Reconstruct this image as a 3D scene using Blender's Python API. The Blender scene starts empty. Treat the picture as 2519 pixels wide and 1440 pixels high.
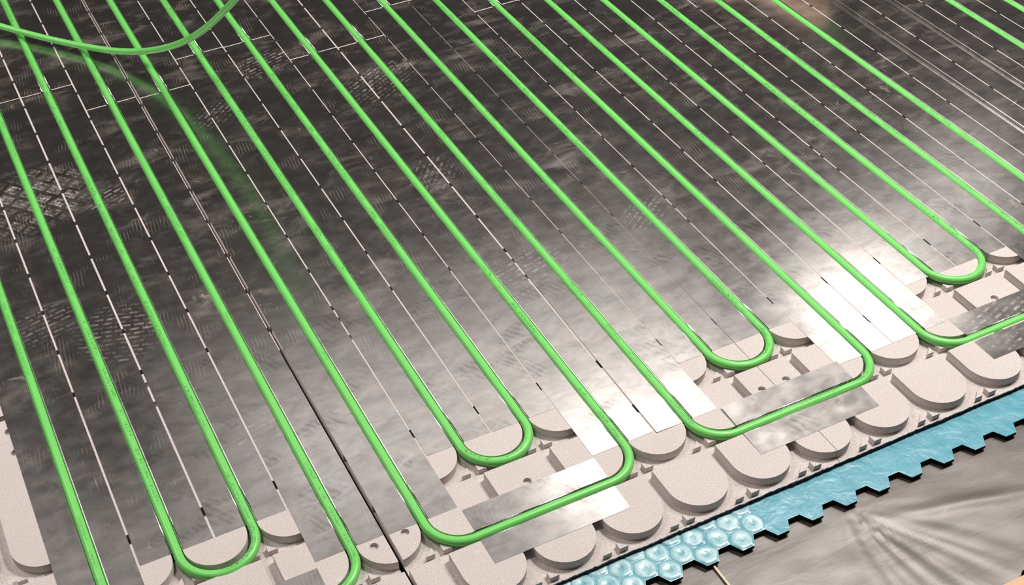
import bpy, bmesh, math, random
from mathutils import Vector, Matrix, noise

# ------------------------------------------------------------------ camera, world, lights
scn = bpy.context.scene
C = scn.collection
P = 0.125                       # pitch of the pipe runs, metres
cam_d = bpy.data.cameras.new('camera'); cam = bpy.data.objects.new('camera', cam_d); C.objects.link(cam)
cam_d.sensor_width = 36.0
cam_d.lens = 3274.9155 / 2519 * 36.0
cam_d.shift_x = 141.793 / 2519
cam_d.shift_y = 7.282 / 2519
cam_d.clip_start = 0.05
R_ = Vector((0.89921582, -0.43607042, -0.03540487))
U_ = Vector((0.31217082, 0.58281018, 0.75025441))
F_ = Vector((0.30652943, 0.685693, -0.66020059))
m = Matrix((R_, U_, -F_)).transposed().to_4x4()
m.translation = (0.12172643, -0.83698692, 1.69597054)
cam.matrix_world = m
scn.camera = cam

scn.view_settings.view_transform = 'Standard'
scn.view_settings.look = 'None'
scn.view_settings.exposure = 0.0
scn.view_settings.gamma = 1.0
scn.view_settings.use_curve_mapping = False

w = bpy.data.worlds.new('dim_room'); scn.world = w; w.use_nodes = True
bg = w.node_tree.nodes['Background']
bg.inputs[0].default_value = (1.0, 0.93, 0.89, 1); bg.inputs[1].default_value = 0.022

def area(name, loc, target, sx, sy, power, col=(1.0, 0.93, 0.87)):
    d = bpy.data.lights.new(name, 'AREA'); d.shape = 'RECTANGLE'; d.size = sx; d.size_y = sy
    d.energy = power; d.color = col
    o = bpy.data.objects.new(name, d); C.objects.link(o); o.location = loc
    v = Vector(target) - Vector(loc)
    o.rotation_euler = v.to_track_quat('-Z', 'Y').to_euler()
    return o
def panel(name, a, b, z, la, lb, radiance, turn=0.0):
    """area light facing down; a, b, la, lb in pitches"""
    o = area(name, (a * P, b * P, z), (a * P, b * P, 0), la * P, lb * P, radiance * math.pi * la * lb * P * P)
    o.rotation_euler = (0, 0, turn)
panel('strip_lamp', 18.8, 18.2, 2.50, 6.8, 2.7, 5.0, 0.06)
panel('strip_lamp', 29.6, 20.0, 2.50, 5, 5.0, 5.0)
panel('added_glow', 15.5, 22.6, 2.52, 16, 6.0, 0.66)  # this and next two: added glow of an unseen ceiling, for plates to reflect
panel('added_glow', 15.5, 23.0, 2.58, 21, 14, 0.34)
panel('added_glow', 3.0, 20.5, 2.52, 8, 6, 0.33)
panel('added_glow', 38.0, 24.2, 2.52, 4, 4, 1.6)  # added to brighten the reflection in the right plate ends
panel('side_fill', -11.0, 23.0, 2.55, 14, 11, 8.5)  # added light for the plate lips to reflect, also diffuse fill
panel('added_glow', 17.0, 10.2, 2.60, 7, 6.5, 2.6)  # added so the plastic sheet picks up a highlight
area('overhead_fill', (2.3, 1.0, 2.9), (1.6, 0.6, 0), 0.5, 0.5, 84)  # unseen light added for diffuse brightness, clear of the plate reflections
area('left_fill', (-0.2, 1.15, 2.9), (0.2, 0.7, 0), 0.5, 0.5, 22)  # added to brighten the boards on the left
area('right_fill', (3.4, 0.85, 2.8), (2.0, 0.5, 0), 0.5, 0.5, 36)  # added to brighten the boards on the right
area('rear_fill', (-0.9, -1.6, 2.6), (0.8, 0.8, 0), 1.2, 1.2, 4)  # added weak fill from behind the camera

# ------------------------------------------------------------------ helpers
def at(a, b, z=0.0):
    """a, b in pipe pitches (rows run 0.35 degrees off square), z in metres"""
    return Vector((a * P, (b - 0.006 * (a - 7)) * P, z))

def link_mesh(name, bm, mat, loc=(0, 0, 0), parent=None, smooth=False, mats=None):
    loc = Vector(loc)
    base = loc if parent is None else Vector(parent.get('_w', (0, 0, 0)))
    bmesh.ops.recalc_face_normals(bm, faces=bm.faces[:])
    bmesh.ops.translate(bm, verts=bm.verts[:], vec=-(loc if parent is None else loc))
    me = bpy.data.meshes.new(name); bm.to_mesh(me); bm.free()
    for mm in (mats or [mat]): me.materials.append(mm)
    if smooth:
        for p in me.polygons: p.use_smooth = True
    o = bpy.data.objects.new(name, me); C.objects.link(o)
    if parent is None:
        o.location = loc
    else:
        o.parent = parent
        o.location = loc - parent.location
    return o

def tag(o, label, cat, group=None, kind=None):
    o['label'] = label; o['category'] = cat
    if group: o['group'] = group
    if kind: o['kind'] = kind
    return o

def empty(name, loc, label, cat, group=None):
    o = bpy.data.objects.new(name, None); C.objects.link(o); o.location = loc
    o.empty_display_size = 0.05
    return tag(o, label, cat, group)

def box(bm, p0, p1):
    """axis box in (a, b, z) coordinates"""
    vs = [bm.verts.new(at(a, b, z)) for z in (p0[2], p1[2]) for a, b in ((p0[0], p0[1]), (p1[0], p0[1]), (p1[0], p1[1]), (p0[0], p1[1]))]
    for f in ((3, 2, 1, 0), (4, 5, 6, 7), (0, 1, 5, 4), (1, 2, 6, 5), (2, 3, 7, 6), (3, 0, 4, 7)):
        bm.faces.new([vs[i] for i in f])

def prism(bm, outline, z0, z1, holes=(), hole_z=None):
    """solid block from an (a, b) outline, with optional blind round holes in its top"""
    top = [bm.verts.new(at(a, b, z1)) for a, b in outline]
    bot = [bm.verts.new(at(a, b, z0)) for a, b in outline]
    n = len(top)
    for i in range(n):
        bm.faces.new((bot[i], bot[(i + 1) % n], top[(i + 1) % n], top[i]))
    bm.faces.new(bot[::-1])
    if not holes:
        bm.faces.new(top); return
    edges = [bm.edges.get((top[i], top[(i + 1) % n])) for i in range(n)]
    for (ca, cb, r) in holes:
        k = 20
        ring = [bm.verts.new(at(ca + r * math.cos(2 * math.pi * i / k), cb + r * math.sin(2 * math.pi * i / k), z1)) for i in range(k)]
        low = [bm.verts.new(v.co + Vector((0, 0, hole_z - z1))) for v in ring]
        for i in range(k):
            edges.append(bm.edges.new((ring[i], ring[(i + 1) % k])))
            bm.faces.new((ring[i], ring[(i + 1) % k], low[(i + 1) % k], low[i]))
        bm.faces.new(low)
    bmesh.ops.triangle_fill(bm, use_beauty=True, edges=edges)

def tube(bm, pts, r, seg=14, cap=True):
    """round tube along points (already in metres); uv = (metres along, turn around)"""
    uvl = bm.loops.layers.uv.verify()
    n = len(pts); rings = []; s = 0.0; ss = []
    up = Vector((0, 0, 1))
    for i, p in enumerate(pts):
        t = (pts[min(i + 1, n - 1)] - pts[max(i - 1, 0)]).normalized()
        side = t.cross(up).normalized(); nrm = side.cross(t).normalized()
        if i: s += (p - pts[i - 1]).length
        ss.append(s)
        rings.append([bm.verts.new(p + r * (math.cos(2 * math.pi * k / seg) * side + math.sin(2 * math.pi * k / seg) * nrm)) for k in range(seg)])
    for i in range(n - 1):
        for k in range(seg):
            k2 = (k + 1) % seg
            f = bm.faces.new((rings[i][k], rings[i][k2], rings[i + 1][k2], rings[i + 1][k]))
            f.smooth = True
            for l, uv in zip(f.loops, ((ss[i], k / seg), (ss[i], (k + 1) / seg), (ss[i + 1], (k + 1) / seg), (ss[i + 1], k / seg))):
                l[uvl].uv = uv
    if cap:
        bm.faces.new(rings[0][::-1]); bm.faces.new(rings[-1])

# ------------------------------------------------------------------ node helpers and materials
class NT:
    def __init__(s, name):
        s.m = bpy.data.materials.new(name); s.m.use_nodes = True
        s.t = s.m.node_tree; s.t.nodes.clear()
        s.out = s.t.nodes.new('ShaderNodeOutputMaterial')
    def n(s, typ, ins=None, **kw):
        nd = s.t.nodes.new('ShaderNode' + typ)
        for k, v in kw.items(): setattr(nd, k, v)
        for k, v in (ins or {}).items(): s.put(nd.inputs[k], v)
        return nd
    def put(s, sock, v):
        if isinstance(v, bpy.types.NodeSocket): s.t.links.new(v, sock)
        elif isinstance(v, (tuple, list)) and len(v) == 3 and sock.type == 'RGBA': sock.default_value = (*v, 1)
        else: sock.default_value = v
    def math(s, op, a, b=0.0, c=0.0, clamp=False):
        nd = s.n('Math', {0: a, 1: b, 2: c}, operation=op, use_clamp=clamp); return nd.outputs[0]
    def ramp(s, v, lo, hi, a=0.0, b=1.0):
        return s.n('MapRange', {0: v, 1: lo, 2: hi, 3: a, 4: b}).outputs[0]
    def mixc(s, f, a, b):
        nd = s.n('Mix', data_type='RGBA'); s.put(nd.inputs[0], f); s.put(nd.inputs[6], a); s.put(nd.inputs[7], b); return nd.outputs[2]
    def noise(s, vec, scale, detail=4.0, rough=0.55, dist=0.0):
        return s.n('TexNoise', {'Vector': vec, 'Scale': scale, 'Detail': detail, 'Roughness': rough, 'Distortion': dist}).outputs[0]
    def mapping(s, vec, loc=(0, 0, 0), rot=(0, 0, 0), sc=(1, 1, 1), typ='POINT'):
        return s.n('Mapping', {'Vector': vec, 'Location': loc, 'Rotation': rot, 'Scale': sc}, vector_type=typ).outputs[0]
    def pos(s): return s.n('NewGeometry').outputs['Position']
    def bump(s, h, strength=0.2, dist=0.002):
        return s.n('Bump', {'Height': h, 'Strength': strength, 'Distance': dist}).outputs[0]
    def bsdf(s, **kw):
        nd = s.n('BsdfPrincipled')
        for k, v in kw.items(): s.put(nd.inputs[k.replace('_', ' ')], v)
        return nd.outputs[0]
    def finish(s, sh): s.t.links.new(sh, s.out.inputs[0]); return s.m

def mat_board():
    t = NT('wood_fibre_board'); p = t.pos()
    fine = t.noise(p, 480, 4, 0.7); mid = t.noise(p, 75, 4, 0.6); big = t.noise(p, 9, 3)
    c = t.mixc(t.ramp(fine, 0.32, 0.68), (0.45, 0.405, 0.39), (0.75, 0.69, 0.67))
    c = t.mixc(t.ramp(mid, 0.62, 0.78, 0, 0.55), c, (0.83, 0.77, 0.73))
    c = t.mixc(t.ramp(big, 0.4, 0.7, 0, 0.22), c, (0.50, 0.44, 0.42))
    return t.finish(t.bsdf(Base_Color=c, Roughness=0.95, Normal=t.bump(fine, 0.35, 0.0012)))

def mat_plain(name, col, rough=0.6, metal=0.0, bump=None, spec=0.5):
    t = NT(name)
    kw = dict(Base_Color=col, Roughness=rough, Metallic=metal, Specular_IOR_Level=spec)
    if bump: kw['Normal'] = t.bump(t.noise(t.pos(), bump[0], 3), bump[1], 0.001)
    return t.finish(t.bsdf(**kw))

# dusty boot sole marks: (a, b, turn, half length, half width, strength)
PRINTS = [(1.98, 12.95, -0.86, 0.95, 1.15, 1.0), (2.4, 9.0, -0.3, 0.75, 0.75, 0.55), (1.45, 9.7, 0.2, 0.6, 0.5, 0.4),
          (3.15, 12.45, 0.4, 0.45, 0.35, 0.6), (8.7, 13.6, 0.5, 0.9, 0.6, 0.5), (7.0, 15.3, 0.3, 0.7, 0.45, 0.6),
          (8.35, 10.4, 0.9, 0.6, 0.5, 0.35), (10.95, 7.75, 0.6, 0.6, 0.4, 0.4), (8.55, 7.35, 0.25, 0.9, 0.6, 0.4),
          (6.35, 3.3, 0.5, 0.6, 0.75, 0.45), (10.75, 2.75, 0.45, 0.9, 0.7, 0.4), (14.35, 3.1, 0.3, 0.9, 0.9, 0.8),
          (3.65, 6.1, 0.2, 0.55, 0.4, 0.3), (5.6, 14.0, 0.7, 0.6, 0.4, 0.35)]

def mat_alu():
    t = NT('scuffed_aluminium'); p = t.pos()
    # soft smears, fine scratches in two directions, and chalky marks left by boot soles
    smear = t.noise(t.mapping(p, rot=(0, 0, 0.5), sc=(9, 22, 1)), 1.0, 7, 0.66, 0.6)
    cloud = t.noise(p, 5.5, 5, 0.6, 0.4)
    sc1 = t.noise(t.mapping(p, rot=(0, 0, 0.25), sc=(330, 17, 1)), 1.0, 3, 0.6)
    sc2 = t.noise(t.mapping(p, rot=(0, 0, -0.9), sc=(300, 13, 1)), 1.0, 3, 0.6)
    tread = t.n('TexWave', {'Vector': t.mapping(p, rot=(0, 0, 0.12)), 'Scale': 44.0, 'Distortion': 3.5, 'Detail': 2.0}, bands_direction='X').outputs[1]
    patch = t.ramp(t.noise(p, 13, 3, 0.5), 0.57, 0.66)
    chalk = t.math('MULTIPLY', t.ramp(t.noise(p, 24, 5, 0.65, 0.8), 0.64, 0.72), t.ramp(cloud, 0.46, 0.6))
    d = t.math('MULTIPLY', t.ramp(smear, 0.48, 0.80), t.ramp(cloud, 0.42, 0.66))
    d = t.math('MULTIPLY', d, 0.30)
    s = t.math('MULTIPLY', t.math('MAXIMUM', t.ramp(sc1, 0.66, 0.74), t.ramp(sc2, 0.68, 0.75)), t.ramp(cloud, 0.42, 0.60))
    d = t.math('ADD', d, t.math('MULTIPLY', s, 0.30))
    d = t.math('ADD', d, t.math('MULTIPLY', chalk, 0.30))
    tr = t.math('MULTIPLY', t.math('MULTIPLY', t.ramp(tread, 0.66, 0.80), patch), 0.10)
    d = t.math('ADD', d, tr)
    grain = t.noise(p, 70, 4, 0.65)
    for (a, b, rot, hl, hw, st) in PRINTS:
        loc = at(a, b)
        v = t.mapping(p, loc=loc, rot=(0, 0, rot), sc=(1, 1, 1), typ='TEXTURE')
        big = st > 0.9
        br = t.n('TexBrick', {'Vector': v, 'Color1': (0.9, 0.9, 0.9, 1), 'Color2': (0.2, 0.2, 0.2, 1), 'Mortar': (0, 0, 0, 1),
                              'Scale': 1.0, 'Mortar Size': 0.005 if big else 0.0035, 'Brick Width': 0.040 if big else 0.026, 'Row Height': 0.034 if big else 0.012}, offset=0.2 if big else 0.35).outputs[0]
        if big:
            b2 = t.n('TexBrick', {'Vector': v, 'Color1': (1, 1, 1, 1), 'Color2': (0.55, 0.55, 0.55, 1), 'Mortar': (0.25, 0.25, 0.25, 1), 'Scale': 1.0, 'Mortar Size': 0.0016,
                                  'Brick Width': 0.020, 'Row Height': 0.0113}, offset=0.0).outputs[0]
            br = t.math('MULTIPLY', br, b2)
        e = t.n('TexGradient', {'Vector': t.mapping(v, sc=(1 / (hl * P), 1 / (hw * P), 1))}, gradient_type='SPHERICAL').outputs[1]
        mk = t.math('MULTIPLY', t.math('MULTIPLY', br, t.ramp(e, 0.02, 0.3)), t.math('MULTIPLY', t.ramp(grain, 0.40, 0.62), st))
        d = t.math('ADD', d, t.math('MULTIPLY', mk, 0.8))
    d = t.math('ADD', d, 0.02)
    d = t.math('MINIMUM', d, 0.85)
    mott = t.noise(t.mapping(p, rot=(0, 0, 0.4), sc=(16, 30, 1)), 1.0, 7, 0.68, 0.5)
    base = t.mixc(t.ramp(mott, 0.34, 0.66), (0.47, 0.458, 0.452), (0.70, 0.685, 0.675))
    tread2 = t.n('TexWave', {'Vector': t.mapping(p, rot=(0, 0, -0.55)), 'Scale': 26.0, 'Distortion': 7.0, 'Detail': 3.0}, bands_direction='X').outputs[1]
    patch2 = t.ramp(t.noise(t.mapping(p, loc=(3, 1, 0)), 9, 3, 0.5), 0.54, 0.60)
    base = t.mixc(t.math('MULTIPLY', t.math('MULTIPLY', t.ramp(tread2, 0.5, 0.62), patch2), t.ramp(mott, 0.40, 0.56, 0.55, 0.0)), base, (0.30, 0.29, 0.285))
    wob = t.noise(t.mapping(p, sc=(10, 3, 1)), 1.0, 2)
    met = t.bsdf(Base_Color=base, Metallic=1.0, Roughness=t.ramp(t.noise(p, 25, 4), 0.3, 0.7, 0.17, 0.23),
                 Normal=t.bump(wob, 0.06, 0.003))
    dust = t.bsdf(Base_Color=(0.62, 0.55, 0.51), Roughness=0.9)
    mx = t.n('MixShader', {0: d, 1: met, 2: dust})
    return t.finish(mx.outputs[0])

def mat_pipe():
    t = NT('green_plastic_pipe')
    uv = t.n('UVMap').outputs[0]; sep = t.n('SeparateXYZ', {0: uv})
    u, v = sep.outputs[0], sep.outputs[1]
    oi = t.n('ObjectInfo').outputs['Random']
    # printed line of small dark lettering along the top of the pipe, too small and worn to read
    cx = t.n('CombineXYZ', {0: u, 1: t.math('MULTIPLY', v, 0.5), 2: t.math('MULTIPLY', oi, 9.0)}).outputs[0]
    ch = t.noise(t.mapping(cx, sc=(330, 42, 1)), 1.0, 2, 0.6)
    word = t.noise(t.mapping(cx, sc=(26, 0, 1)), 1.0, 1)
    runs = t.noise(t.mapping(cx, sc=(3.1, 0, 1)), 1.0, 0)
    band = t.ramp(t.math('ABSOLUTE', t.math('SUBTRACT', v, t.math('ADD', 0.235, t.math('MULTIPLY', oi, 0.09)))), 0.052, 0.066, 1.0, 0.0)
    k = t.math('MULTIPLY', t.math('MULTIPLY', t.ramp(ch, 0.50, 0.55), t.ramp(word, 0.44, 0.48)), t.math('MULTIPLY', band, t.ramp(runs, 0.52, 0.55)))
    c = t.mixc(t.math('MULTIPLY', k, 0.6), (0.18, 0.65, 0.145), (0.03, 0.16, 0.04))
    return t.finish(t.bsdf(Base_Color=c, Roughness=0.33, Specular_IOR_Level=0.45))

def mat_film(name, c0, c1, rough, b1, b2):
    t = NT(name); p = t.pos()
    n1 = t.noise(p, 35, 3, 0.55, 0.6); n2 = t.noise(p, 130, 3)
    c = t.mixc(t.ramp(n1, 0.35, 0.7), c0, c1)
    h = t.math('ADD', n1, t.math('MULTIPLY', n2, b2))
    return t.finish(t.bsdf(Base_Color=c, Roughness=rough, Normal=t.bump(h, b1, 0.006), Coat_Weight=0.4, Coat_Roughness=0.12))

def mat_sheet():
    t = NT('grey_plastic_sheet'); p = t.pos()
    n1 = t.noise(t.mapping(p, rot=(0, 0, 0.35), sc=(9, 26, 1)), 1.0, 4, 0.55, 0.4); n2 = t.noise(p, 330, 2)
    g = t.noise(p, 7, 4, 0.55, 0.5)
    c = t.mixc(t.ramp(g, 0.35, 0.65), (0.085, 0.070, 0.059), (0.140, 0.116, 0.096))
    c = t.mixc(t.ramp(n2, 0.35, 0.75, 0, 0.5), c, (0.05, 0.045, 0.042))
    return t.finish(t.bsdf(Base_Color=c, Roughness=0.40, Specular_IOR_Level=0.8, Normal=t.bump(n1, 0.13, 0.006)))

def mat_wood(name, c0, c1):
    t = NT(name); p = t.pos()
    g = t.noise(t.mapping(p, sc=(4, 90, 60)), 1.0, 4)
    return t.finish(t.bsdf(Base_Color=t.mixc(g, c0, c1), Roughness=0.6))

M_board = mat_board()
M_under = mat_plain('dark_underside', (0.012, 0.014, 0.02), 0.9)
M_alu = mat_alu()
M_pipe = mat_pipe()
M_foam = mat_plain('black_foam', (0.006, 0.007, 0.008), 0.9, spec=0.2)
M_film_a = mat_film('pale_blue_bubble_film', (0.10, 0.33, 0.41), (0.24, 0.47, 0.54), 0.38, 0.35, 0.1)
M_film_c = mat_film('pale_ring_film', (0.17, 0.42, 0.49), (0.50, 0.70, 0.75), 0.4, 0.35, 0.1)
M_film_b = mat_film('blue_film', (0.065, 0.30, 0.40), (0.10, 0.36, 0.46), 0.36, 0.35, 0.05)
M_sheet = mat_sheet()
M_wood = mat_wood('pale_wood', (0.62, 0.36, 0.19), (0.75, 0.48, 0.28))
M_cream = mat_wood('cream_strip', (0.62, 0.52, 0.36), (0.72, 0.62, 0.45))
M_conc = mat_plain('dark_screed', (0.05, 0.045, 0.042), 0.9)
M_white = mat_plain('white_paper', (0.8, 0.78, 0.76), 0.8)
M_skin = mat_plain('skin', (0.70, 0.45, 0.33), 0.5, bump=(300, 0.1))

Z_FLOOR = -0.018     # bottom of the routed grooves
Z_BASE = -0.0205
Z_UNDER = -0.0262
Z_MAT = -0.0270
Z_SHEET = -0.0335

# ------------------------------------------------------------------ floor and plastic sheet
bm = bmesh.new(); box(bm, (-6, -8, -0.10), (30, 30, -0.046))
fl = link_mesh('floor', bm, M_conc); fl['kind'] = 'structure'

def sheet_height(a, b):
    ca, cb = 10.1, 1.55                                   # folds fan out from under the mat here
    dx, dy = a - ca, b - cb
    r = math.hypot(dx, dy); th = math.atan2(dy, dx)
    fan = math.exp(-((th + 1.30) / 0.65) ** 2) * min(1, r / 0.35) * math.exp(-r / 2.2)
    h = 0.0030 * fan * (noise.noise(Vector((th * 9, r * 0.6, 3))) * 1.2 + 0.6 * noise.noise(Vector((th * 22, r * 1.0, 7))))
    h += 0.0045 * (noise.noise(Vector((a * 0.55 + b * 0.30, b * 1.5, 1.0)))) * 0.5
    fold = math.exp(-((b - (1.0 - 0.26 * (a - 10.9))) / 0.10) ** 2) * math.exp(-((a - 11.5) / 0.9) ** 2)
    h += 0.0035 * fold
    h += 0.0007 * noise.noise(Vector((a * 2.2, b * 3.6, 9.0)))
    return h

bm = bmesh.new()
NA, NB = 480, 130
a0, a1, b0, b1 = 0.0, 22.0, -3.2, 2.2
grid = []
for j in range(NB + 1):
    row = []
    for i in range(NA + 1):
        a = a0 + (a1 - a0) * i / NA; b = b0 + (b1 - b0) * j / NB
        z = Z_SHEET - 0.0045 + max(-0.003, min(0.0042, sheet_height(a, b)))
        if b > 1.3: z = min(z, Z_SHEET - 0.0008)
        row.append(bm.verts.new(at(a, b, z)))
    grid.append(row)
for j in range(NB):
    for i in range(NA):
        f = bm.faces.new((grid[j][i], grid[j][i + 1], grid[j + 1][i + 1], grid[j + 1][i])); f.smooth = True
sheet = link_mesh('plastic_sheet', bm, M_sheet, loc=at(10.5, 0.5, -0.038), smooth=True)
tag(sheet, 'wrinkled grey plastic sheet on the floor in front of the blue mats', 'plastic sheet')

# ------------------------------------------------------------------ hexagon edged mats
S = 0.1794
def hexc(col, row):
    """centre of hexagon: col counts along a, row 0 is the outermost row of teeth"""
    a = 7.4875 + 1.5 * S * col
    b = 1.612 + S * math.sqrt(3) * (row + (0.5 if col % 2 else 0.0)) - 0.0108 * (a - 7.4875) + 0.006 * (a - 7)
    return a, b
def hexv(c, i, r=S):
    th = math.radians(60 * i)
    return c[0] + r * math.cos(th), c[1] + r * math.sin(th)

def mat_outline(c0, c1, back=21.5):
    """columns c0..c1; zigzag front edge, straight back edge far under the boards"""
    out = []
    for c in range(c0, c1 + 1):
        h = hexc(c, 0)
        if c % 2 == 0:
            pts = [hexv(h, 3), hexv(h, 4), hexv(h, 5), hexv(h, 0)]
        else:
            pts = [hexv(h, 4), hexv(h, 5)]
        for p in pts:
            if not out or math.hypot(out[-1][0] - p[0], out[-1][1] - p[1]) > 0.02: out.append(p)
    return out

def foam_mat(c0, c1, label, film_mat, relief, name_loc):
    root = empty('insulation_mat', at(*name_loc, Z_SHEET), label, 'mat', 'hexagon edged mats')
    out = mat_outline(c0, c1)
    # side seams follow the hexagons for a few rows, then run straight under the boards
    left, right = [], []
    for r in range(0, 4):
        for (c, lst, order) in ((c0, left, (3, 2)), (c1, right, (0, 1))):
            h = hexc(c, r)
            lst += [hexv(h, i) for i in order]
    bm = bmesh.new()
    outline = out + [p for p in right if p not in out] + [(right[-1][0], 21.5), (left[-1][0], 21.5)] + [p for p in left[::-1] if p not in out]
    clean = []
    for p in outline:
        if not clean or math.hypot(clean[-1][0] - p[0], clean[-1][1] - p[1]) > 0.01: clean.append(p)
    if math.hypot(clean[-1][0] - clean[0][0], clean[-1][1] - clean[0][1]) < 0.01: clean.pop()
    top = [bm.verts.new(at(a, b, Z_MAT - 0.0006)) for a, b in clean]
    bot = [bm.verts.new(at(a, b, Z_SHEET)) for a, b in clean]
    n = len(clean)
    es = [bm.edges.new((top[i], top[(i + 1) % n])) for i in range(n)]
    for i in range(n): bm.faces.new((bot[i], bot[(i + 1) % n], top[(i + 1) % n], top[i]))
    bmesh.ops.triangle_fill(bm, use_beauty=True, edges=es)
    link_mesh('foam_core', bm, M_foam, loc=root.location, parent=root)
    # film: one patch of small faces per hexagon
    bm = bmesh.new()
    for c in range(c0, c1 + 1):
        for r in range(0, 3):
            h = hexc(c, r)
            rings = [(1.0, 0.0), (0.93, 0.0002), (0.84, 0.0010), (0.66, 0.0016), (0.46, 0.0014), (0.26, 0.0006), (0.12, 0.0003)]
            prev = None
            for ri, (rr, zz) in enumerate(rings):
                ring = []
                for i in range(24):
                    k, fct = divmod(i, 4)
                    p0, p1 = hexv(h, k, S * rr), hexv(h, k + 1, S * rr)
                    hx = (p0[0] + (p1[0] - p0[0]) * fct / 4, p0[1] + (p1[1] - p0[1]) * fct / 4)
                    ci = hexv(h, i / 4.0, S * rr * 0.93)
                    q = min(1.0, ri / 3) if relief > 0.5 else 0.0
                    a, b = hx[0] * (1 - q) + ci[0] * q, hx[1] * (1 - q) + ci[1] * q
                    wob = noise.noise(Vector((a * 9, b * 9, 4))) * 0.0007 * (0 if ri == 0 else 1)
                    if relief > 0.5:
                        z = Z_MAT - 0.0005 + zz * 1.05 + wob * 0.8
                    else:
                        z = Z_MAT + 0.0004 * noise.noise(Vector((a * 2.2, b * 4, 2))) + 0.0003 * noise.noise(Vector((a * 5, b * 7, 8)))
                    ring.append(bm.verts.new(at(a, b, min(z, Z_MAT + (0.0007 if b > 2.0 else 0.0016)) if ri or relief < 0.5 else Z_MAT - 0.00045)))
                if prev:
                    for i in range(24):
                        f = bm.faces.new((prev[i], prev[(i + 1) % 24], ring[(i + 1) % 24], ring[i])); f.smooth = True
                        if relief > 0.5 and ri in (3, 4, 5): f.material_index = 1  # paler film colour on the middle rings of each hexagon
                prev = ring
            bm.faces.new(prev).smooth = True
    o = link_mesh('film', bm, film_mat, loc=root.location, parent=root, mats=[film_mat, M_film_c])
    return root
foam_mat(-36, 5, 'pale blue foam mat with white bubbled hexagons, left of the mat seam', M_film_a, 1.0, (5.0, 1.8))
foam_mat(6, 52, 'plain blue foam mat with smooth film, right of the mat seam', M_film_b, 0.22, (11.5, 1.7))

# thin pale strip poking out under the left mat
bm = bmesh.new(); box(bm, (8.024, -0.6, Z_SHEET - 0.001), (8.054, 1.50, Z_SHEET + 0.0002))
tag(link_mesh('strip', bm, M_cream, loc=at(8.04, 0.6, Z_SHEET)), 'thin cream strip running out from under the pale blue mat', 'strip')

# wooden batten at the bottom right corner
bm = bmesh.new(); box(bm, (9.2, -1.6, Z_SHEET - 0.006), (16.0, -0.49, -0.011))
bmesh.ops.bevel(bm, geom=bm.edges[:], offset=0.0015, segments=2, affect='EDGES')
tag(link_mesh('wooden_batten', bm, M_wood, loc=at(11.5, -1.0, Z_SHEET)), 'pale wooden batten in the bottom right corner of the photo', 'batten')
rt = empty('packing_scrap', at(11.55, -0.33, Z_SHEET), 'small black scrap with a white top beside the wooden batten', 'scrap')
bm = bmesh.new(); box(bm, (11.37, -0.47, Z_SHEET - 0.003), (11.8, -0.37, Z_SHEET + 0.005)); link_mesh('block', bm, M_foam, loc=rt.location, parent=rt)
bm = bmesh.new(); box(bm, (11.41, -0.46, Z_SHEET + 0.005), (11.8, -0.38, Z_SHEET + 0.0056)); o = link_mesh('paper_top', bm, M_white, loc=rt.location, parent=rt)

# ------------------------------------------------------------------ routed fibre boards
GH = 0.078                      # half width of a groove
AO = -0.0275                    # groove centre lines sit at n + AO
RAD = 0.5 - GH
def pad_outline(n, k, top):
    """tongue shaped pad between grooves n and n+1: square top edge, round near end"""
    c = n + AO + 0.5; cb = k + 0.04 + 0.5 + 0.02
    pts = [(c - RAD, top), ]
    for i in range(0, 33):
        th = math.pi + math.pi * i / 32
        pts.append((c + RAD * math.cos(th), cb + RAD * math.sin(th)))
    pts.append((c + RAD, top))
    return pts[::-1]

def clip(poly, a_lo, a_hi):
    def half(poly, keep, val):
        out = []
        for i in range(len(poly)):
            p, q = poly[i], poly[(i + 1) % len(poly)]
            ip, iq = keep(p[0]), keep(q[0])
            if ip: out.append(p)
            if ip != iq:
                f = (val - p[0]) / (q[0] - p[0]); out.append((val, p[1] + f * (q[1] - p[1])))
        return out
    poly = half(poly, lambda a: a >= a_lo, a_lo)
    return half(poly, lambda a: a <= a_hi, a_hi) if poly else poly

HOLES = {(4, 3): [(4.255, 3.50), (4.70, 3.53)], (6, 3): [(6.50, 3.57)], (10, 3): [(10.235, 3.55), (10.655, 3.56)], (14, 3): [(14.44, 3.54)]}
for n_ in (0, 2, 5, 8, 11, 14): HOLES[(n_, 5)] = [(n_ + 0.475, 7.27)]; HOLES[(n_, 7)] = [(n_ + 0.475, 7.71)]

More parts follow.
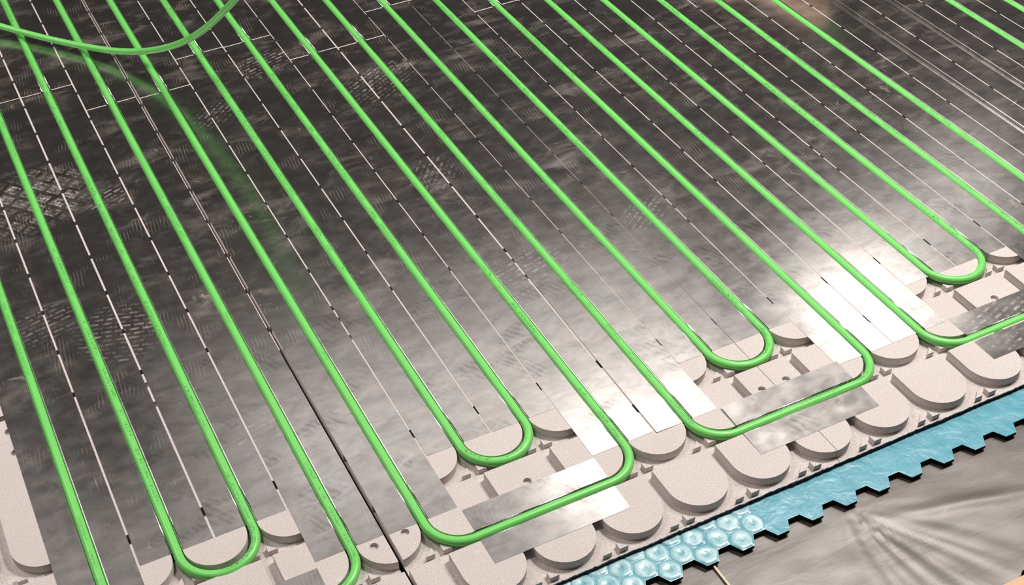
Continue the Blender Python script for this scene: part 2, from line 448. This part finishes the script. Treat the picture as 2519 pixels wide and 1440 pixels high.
def turning_board(a_lo, a_hi, label):
    root = empty('routed_fibreboard', at((a_lo + a_hi) / 2, 4.7, Z_UNDER), label, 'fibreboard', 'routed turning boards')
    b_hi = 7.499
    # base slab with a torn near edge
    N = int((a_hi - a_lo) * 28)
    def edge(z, jit, seed):
        return [(a_lo + (a_hi - a_lo) * i / N, 2.045 + 0.012 * noise.noise(Vector((a_lo + 1.7 * i * (a_hi - a_lo) / N, seed, 0))) + jit * noise.noise(Vector((i * 0.9, seed + a_lo, 5)))) for i in range(N + 1)]
    e = edge(0, 0.012, 1.0)
    bm = bmesh.new(); prism(bm, e + [(a_hi, b_hi), (a_lo, b_hi)], Z_BASE, Z_FLOOR)
    # small three cornered islands left between crossing grooves
    for n in range(math.floor(a_lo), math.ceil(a_hi) + 1):
        g = n + AO
        for k in (2, 3, 4, 5):
            base_b = k + 0.04 + GH * 0.6
            for sgn in (-1, 1):
                ca, cb = g + sgn * 0.5, k + 0.56; ro = RAD + 2 * GH - 0.01
                p0 = (g + sgn * (GH * 0.75), base_b)
                pts = [p0]
                for i in range(7):
                    b = base_b + 0.105 * i / 6
                    dd = ro * ro - (cb - b) ** 2
                    a = ca - sgn * math.sqrt(max(dd, 0))
                    a = min(a, g + 0.19) if sgn > 0 else max(a, g - 0.19)
                    if sgn * (a - p0[0]) > 0.0: pts.append((a, b))
                if len(pts) < 3: continue
                pts.append((p0[0], pts[-1][1]))
                if all(a_lo < q[0] < a_hi for q in pts):
                    if sgn < 0: pts = pts[::-1]
                    prism(bm, pts, Z_FLOOR, Z_FLOOR + 0.0105 + 0.002 * noise.noise(Vector((n, k, sgn))))
    link_mesh('base', bm, M_board, loc=root.location, parent=root)
    bm = bmesh.new(); prism(bm, edge(0, 0.02, 2.0) + [(a_hi, b_hi), (a_lo, b_hi)], Z_UNDER, Z_BASE)  # near-black lowest layer of the board
    bk = link_mesh('underside', bm, M_under, loc=root.location, parent=root); bk['label'] = 'dark backing layer'
    for k, top in ((2, 2.968), (3, 3.968), (4, 4.968), (5, b_hi)):
        for n in range(math.floor(a_lo - 0.5), math.ceil(a_hi) + 1):
            o = clip(pad_outline(n, k, top), a_lo, a_hi)
            if len(o) < 4 or max(p[0] for p in o) - min(p[0] for p in o) < 0.05: continue
            hs = [(ha, hb, 0.058) for ha, hb in HOLES.get((n, k), []) if a_lo + 0.06 < ha < a_hi - 0.06]
            bm = bmesh.new(); prism(bm, o, Z_FLOOR, 0.0, hs, -0.0065)
            link_mesh('raised_pad', bm, M_board, loc=root.location, parent=root)
    return root

def field_board(a_lo, a_hi, label):
    root = empty('routed_fibreboard', at((a_lo + a_hi) / 2, 14, Z_UNDER), label, 'fibreboard', 'routed straight run boards')
    bm = bmesh.new(); box(bm, (a_lo, 7.501, Z_BASE), (a_hi, 21.5, Z_FLOOR)); link_mesh('base', bm, M_board, loc=root.location, parent=root)
    bm = bmesh.new(); box(bm, (a_lo, 7.501, Z_UNDER), (a_hi, 21.5, Z_BASE)); link_mesh('underside', bm, M_under, loc=root.location, parent=root)
    bm = bmesh.new()
    for n in range(math.floor(a_lo - 0.5), math.ceil(a_hi) + 1):
        lo, hi = max(n + AO + 0.1, a_lo), min(n + 1 + AO - 0.1, a_hi)
        if hi - lo < 0.05: continue
        for k in range(7, 21):
            s, e_ = (7.501, 7.955) if k == 7 else (k + 0.06, k + 0.955)
            hs = [(ha, hb, 0.058) for ha, hb in HOLES.get((n, k), []) if lo + 0.06 < ha < hi - 0.06]
            prism(bm, [(lo, s), (hi, s), (hi, e_), (lo, e_)], Z_FLOOR, 0.0, hs, -0.0065)
    link_mesh('raised_pads', bm, M_board, loc=root.location, parent=root)
    return root

BX = [(-1.55, 4.452, 'grey fibreboard left of the black gap'), (4.492, 10.437, 'grey fibreboard between black gap and thin seam'),
      (10.447, 16.40, 'grey fibreboard right of the thin seam'), (16.42, 22.3, 'grey fibreboard at the far right of the photo')]
for lo, hi, l in BX:
    lo_, hi_ = (4.498 if lo == 4.492 else lo), (4.436 if hi == 4.452 else hi)
    turning_board(lo_, hi_, 'near ' + l + ', with tongue shaped pads')
    field_board(lo, hi, 'far ' + l.replace('at the far right of the photo', 'at the right edge of the photo') + ', hidden under plates')

# ------------------------------------------------------------------ aluminium plates
PT = 0.0006
def plate_profile(half_l, half_r):
    """cross section (x, z) in metres: flange, rounded lip, pipe channel, lip, flange (upper face)"""
    hw = 0.0081; zb = -0.0128
    lip = []                                  # gently rolled lip, from the flat flange down to the channel wall
    x, z = hw + 0.0026, PT
    for i in range(9):
        lip.append((x, z))
        th = math.radians((4, 14, 22, 27, 30, 33, 36, 40, 50)[i]); st = 0.0026 / 9 / max(0.62, math.cos(th))
        x -= st * math.cos(th); z -= st * math.sin(th)
    pts = [(-half_l, PT)] + [(-px_, pz_) for px_, pz_ in lip]
    for i in range(9):
        th = math.pi + math.pi * i / 8
        pts.append((hw * math.cos(th), zb + hw * 0.55 + hw * 0.55 * math.sin(th)))
    pts += lip[::-1]
    pts.append((half_r, PT))
    return pts

def plate(p0, p1, half_l, half_r, label, group, seed, tilt=0.0, lift_left=0.0):
    """plate whose channel runs from p0 to p1 (metres, z = 0)"""
    rnd = random.Random(seed)
    d = (p1 - p0); L = d.length; d.normalize(); sx = Vector((d.y, -d.x, 0))
    prof = plate_profile(half_l, half_r); npf = len(prof)
    bm = bmesh.new()
    steps = max(2, int(L / 0.1)); up, lo = [], []
    w1, w2, ph = rnd.uniform(0, 0.00012), rnd.uniform(-0.00012, 0.00012), rnd.uniform(0, 6)
    for j in range(steps + 1):
        c = p0 + d * (L * j / steps)
        ru, rl = [], []
        for i, (x, z) in enumerate(prof):
            flange = max(0.0, abs(x) - 0.011)
            lift = 0.0
            if i in (0, npf - 1): lift = max(0.0, w1 + w2 * math.sin(6 * j / steps + ph)) * (1 if i else 0.7)
            tz = tilt * (half_r - x) / (half_l + half_r) + (lift_left * max(0.0, 1 - 1.3 * j / steps) if i == 0 else 0.0)
            ru.append(bm.verts.new(c + sx * x + Vector((0, 0, z + lift + tz))))
            rl.append(bm.verts.new(c + sx * x + Vector((0, 0, z + lift + tz - PT + 0.00002))))
        up.append(ru); lo.append(rl)
    for j in range(steps):
        for i in range(npf - 1):
            f = bm.faces.new((up[j][i], up[j][i + 1], up[j + 1][i + 1], up[j + 1][i])); f.smooth = 0 < i < npf - 2
            bm.faces.new((lo[j][i + 1], lo[j][i], lo[j + 1][i], lo[j + 1][i + 1]))
        bm.faces.new((lo[j][0], up[j][0], up[j + 1][0], lo[j + 1][0]))
        bm.faces.new((up[j][-1], lo[j][-1], lo[j + 1][-1], up[j + 1][-1]))
    for rw in (0, steps):
        for i in range(npf - 1):
            q = (up[rw][i], lo[rw][i], lo[rw][i + 1], up[rw][i + 1])
            bm.faces.new(q if rw == 0 else q[::-1])
    o = link_mesh('heat_plate', bm, M_alu, loc=p0)
    return tag(o, label, 'heat plate', group)

ORD = ['zeroth', 'first', 'second', 'third', 'fourth', 'fifth', 'sixth', 'seventh', 'eighth', 'ninth', 'tenth', 'eleventh', 'twelfth',
       'thirteenth', 'fourteenth', 'fifteenth', 'sixteenth', 'seventeenth', 'eighteenth', 'nineteenth', 'twentieth', 'twenty-first']
PX = -0.02                       # pipe axis offset
seam = {0: (0.478, 0.0), 1: (1.478, .032), 2: (2.48, .034), 3: (3.482, .030), 4: (4.468, .062), 5: (5.49, .024), 6: (6.476, .024), 7: (7.478, .020), 8: (8.462, .030),
        9: (9.472, .014), 10: (10.437, .014), 11: (11.448, .018), 12: (12.456, .022), 13: (13.457, .022), 14: (14.443, .022), 15: (15.45, .022)}
for n_ in range(16, 23): seam[n_] = (n_ + 0.455, .024)
start = {1: 3.62, 2: 4.575, 3: 4.58, 4: 3.615, 5: 3.595, 6: 4.588, 7: 4.575, 8: 3.565, 9: 3.525, 10: 4.53, 11: 4.53, 12: 3.455, 13: 3.465, 14: 4.38, 15: 4.385, 16: 3.45, 17: 3.45, 18: 4.38, 19: 4.38, 20: 3.45, 21: 3.45}
top_seam = {1: 15.32, 2: 16.355, 3: 16.355, 4: 15.32, 5: 15.245, 6: 16.27, 7: 16.25, 8: 15.165, 9: 15.135, 10: 16.175, 11: 16.17, 12: 15.09, 13: 15.1}
for n in range(1, 22):
    l = seam[n - 1][0] + seam[n - 1][1] / 2; r = seam[n][0] - seam[n][1] / 2
    s0 = start[n]; s1 = top_seam.get(n, 15.05 if n % 4 in (0, 1) else 16.1)
    c = n + PX
    what = ('under the %s pipe run from left' % ORD[n]) if n not in (18, 19) else ('with an empty channel, ' + ('nearer' if n == 18 else 'farther') + ' of the two empty ones')
    if n in (20, 21): what = 'under the %s pipe run from the top right corner' % ('second' if n == 20 else 'first')
    extra = {1: ', leftmost of the plates', 4: ', left of the black gap', 5: ', right of the black gap', 12: ', near end shining white', 13: ', near end shining white'}.get(n, '')
    plate(at(c, s0), at(c, s1 - 0.012), (c - l) * P, (r - c) * P, 'aluminium heat plate ' + what + extra, 'long heat plates', n, 0.0, {9: 0.0012}.get(n, 0.0))
    if True:
        plate(at(c, s1 + 0.016), at(c, 21.4), (c - l) * P, (r - c) * P, 'far plate beyond the cross seam, ' + what, 'far heat plates', 100 + n)
# short cross plates on the links between loops
for n, lab, b in ((5, 'short shiny cross plate at bottom centre, joining fifth and eighth pipe runs', 3.055), (9, 'short dusty cross plate right of centre, joining ninth and twelfth pipe runs', 3.04),
                  (13, 'short dark aluminium cross plate with boot marks at the right edge', 3.02), (1, 'short aluminium cross plate below the left pipe loop', 3.05)):
    plate(at(n + 0.505, b), at(n + 2.478, b), 0.465 * P, 0.495 * P, lab, 'short cross plates', 300 + n, *{9: (0.0035, 0.0), 13: (0.0, 0.0)}.get(n, (0.0, 0.0)))

# ------------------------------------------------------------------ pipes
PR = 0.0079; PZ = -0.004
def run_down(n, b0, b1): return [at(n + PX, b0 + (b1 - b0) * i / 24, PZ) for i in range(25)]
def arc(ca, cb, th0, th1, r=0.5, k=20): return [at(ca + r * math.cos(th0 + (th1 - th0) * i / k), cb + r * math.sin(th0 + (th1 - th0) * i / k), PZ) for i in range(1, k)]
def pipe_obj(pts, label, name='heating_pipe', group='green heating pipes'):
    bm = bmesh.new(); tube(bm, pts, PR, 18)
    o = link_mesh(name, bm, M_pipe, loc=pts[len(pts) // 2], smooth=False)
    return tag(o, label, 'pipe', group)
def u_loop(n, label, apex):
    cb = apex + 0.5; c = n + 0.5 + PX
    pts = run_down(n, 21.4, cb) + arc(c, cb, math.pi, 2 * math.pi, k=28) + run_down(n + 1, cb, 21.4)
    pipe_obj(pts, label)
def wide_loop(n, label, b):
    cb = b + 0.5
    pts = run_down(n, 21.4, cb) + arc(n + 0.5 + PX, cb, math.pi, 1.5 * math.pi) + [at(n + 0.5 + PX + 2.0 * i / 10, b, PZ) for i in range(11)] + \
          arc(n + 2.5 + PX, cb, 1.5 * math.pi, 2 * math.pi) + run_down(n + 3, cb, 21.4)
    pipe_obj(pts, label)
wide_loop(1, 'wide green pipe loop at the far left, its bend below the photo', 3.05)
u_loop(2, 'green pipe loop with a round bend at the bottom left of the photo', 3.995)
wide_loop(5, 'wide green pipe loop whose straight link crosses the bottom centre plate', 3.055)
u_loop(6, 'narrow green pipe loop with a round bend at the bottom centre', 4.055)
wide_loop(9, 'wide green pipe loop whose link crosses the dusty cross plate right of centre', 3.045)
u_loop(10, 'narrow green pipe loop with its round bend inside the right centre loop', 4.06)
wide_loop(13, 'wide green pipe loop whose link runs out at the right edge over the dark plate', 3.02)
u_loop(14, 'narrow green pipe loop with its round bend near the right edge', 4.09)

# the pipe being laid: straight run, then lifted off the plates just beyond the frame
def spline(ctrl, k=10):
    out = []
    c = [ctrl[0]] + list(ctrl) + [ctrl[-1]]
    for i in range(1, len(c) - 2):
        p0, p1, p2, p3 = c[i - 1], c[i], c[i + 1], c[i + 2]
        for j in range(k):
            t = j / k
            out.append(0.5 * ((2 * p1) + (-p0 + p2) * t + (2 * p0 - 5 * p1 + 4 * p2 - p3) * t * t + (-p0 + 3 * p1 - 3 * p2 + p3) * t ** 3))
    out.append(Vector(c[-2])); return out
pts = run_down(17, 3.4, 14.6) + spline([at(16.98, 14.75, PZ), at(17.0, 15.2, 0.004), at(17.25, 15.75, 0.04), at(17.9, 16.2, 0.10), at(18.9, 15.8, 0.17), at(19.6, 14.8, 0.24), at(20.0, 13.7, 0.31)])
pipe_obj(pts, 'green pipe run being pressed down by the hand at the upper right')
pipe_obj(run_down(20, 3.4, 21.4), 'lone green pipe run right of the two empty channels, upper right')
pipe_obj(run_down(21, 3.4, 21.4), 'green pipe run cutting the very top right corner')

loop = [(0.165, 2.56, .06), (0.2674, 2.4396, .035), (0.334, 2.375, .024), (0.405, 2.2844, .0185), (0.4773, 2.2005, .0185), (0.5475, 2.1056, .027), (0.6044, 2.0292, .047), (0.6554, 1.9493, .085),
        (0.6949, 1.8628, .14), (0.7329, 1.7857, .21), (0.7501, 1.7363, .26), (0.7655, 1.6644, .32), (0.7711, 1.5478, .42)]
lp = spline([Vector(p) for p in loop], 8)
for _ in range(60):
    lp = [lp[0]] + [(lp[i - 1] + lp[i] * 2 + lp[i + 1]) / 4 for i in range(1, len(lp) - 1)] + [lp[-1]]
pipe_obj(lp, 'loose green pipe curving through the air over the laid runs, top left', name='loose_pipe')

# ------------------------------------------------------------------ the hand laying the pipe, just past the upper edge of the frame
def person_arm():
    W0 = at(17.25, 13.95)
    X = Vector((-1.0, -0.12, 0)).normalized(); Y = Vector((X.y, -X.x, 0)) * -1; Zv = Vector((0, 0, 1))
    if Y.y > 0: Y = -Y                                    # thumb side faces the camera
    def q(x, y, z): return W0 + X * x + Y * y + Zv * z
    chains = [
        [((-0.30, 0.03, 0.215), 0.046), ((-0.20, 0.02, 0.155), 0.043), ((-0.09, 0.005, 0.088), 0.033), ((0.0, 0.0, 0.050), 0.027), ((0.045, 0.002, 0.042), 0.031), ((0.080, 0.002, 0.036), 0.027)],
        [((0.050, 0.020, 0.040), 0.013), ((0.095, 0.030, 0.038), 0.0105), ((0.128, 0.034, 0.034), 0.0095), ((0.150, 0.035, 0.021), 0.0085), ((0.160, 0.035, 0.010), 0.0075)],
        [((0.050, 0.006, 0.042), 0.013), ((0.098, 0.009, 0.041), 0.0105), ((0.136, 0.010, 0.036), 0.0098), ((0.160, 0.010, 0.021), 0.0088), ((0.170, 0.010, 0.010), 0.0078)],
        [((0.050, -0.008, 0.041), 0.013), ((0.094, -0.012, 0.038), 0.0102), ((0.128, -0.014, 0.033), 0.0094), ((0.150, -0.015, 0.020), 0.0084), ((0.159, -0.015, 0.010), 0.0074)],
        [((0.048, -0.020, 0.036), 0.012), ((0.085, -0.031, 0.032), 0.0092), ((0.110, -0.035, 0.026), 0.0084), ((0.126, -0.037, 0.016), 0.0076), ((0.133, -0.037, 0.009), 0.0068)],
        [((0.015, 0.016, 0.040), 0.016), ((0.045, 0.043, 0.032), 0.0125), ((0.072, 0.058, 0.022), 0.0105), ((0.092, 0.062, 0.012), 0.0088)],
    ]
    me = bpy.data.meshes.new('person'); vs, es, rs, roots = [], [], [], []
    base = q(0.05, 0, 0)
    for ci, ch in enumerate(chains):
        for i, (c, r) in enumerate(ch):
            if i == (3 if ci == 0 else 0): roots.append(len(vs))
            vs.append(q(*c) - base); rs.append(r)
            if i: es.append((len(vs) - 2, len(vs) - 1))
    me.from_pydata(vs, es, [])
    o = bpy.data.objects.new('person', me); C.objects.link(o); o.location = base
    sk = o.modifiers.new('Skin', 'SKIN'); sk.use_smooth_shade = True
    data = me.skin_vertices[0].data
    for i, r in enumerate(rs):
        data[i].radius = (r, r); data[i].use_root = i in roots
    for i in (4, 5): data[i].radius = (rs[i] * 0.62, rs[i] * 1.25)
    o.modifiers.new('Subdivision', 'SUBSURF').levels = 2
    o.modifiers['Subdivision'].render_levels = 2
    me.materials.append(M_skin)
    tag(o, 'bare hand and forearm of a person pressing the pipe, past the upper right edge', 'person')
person_arm()
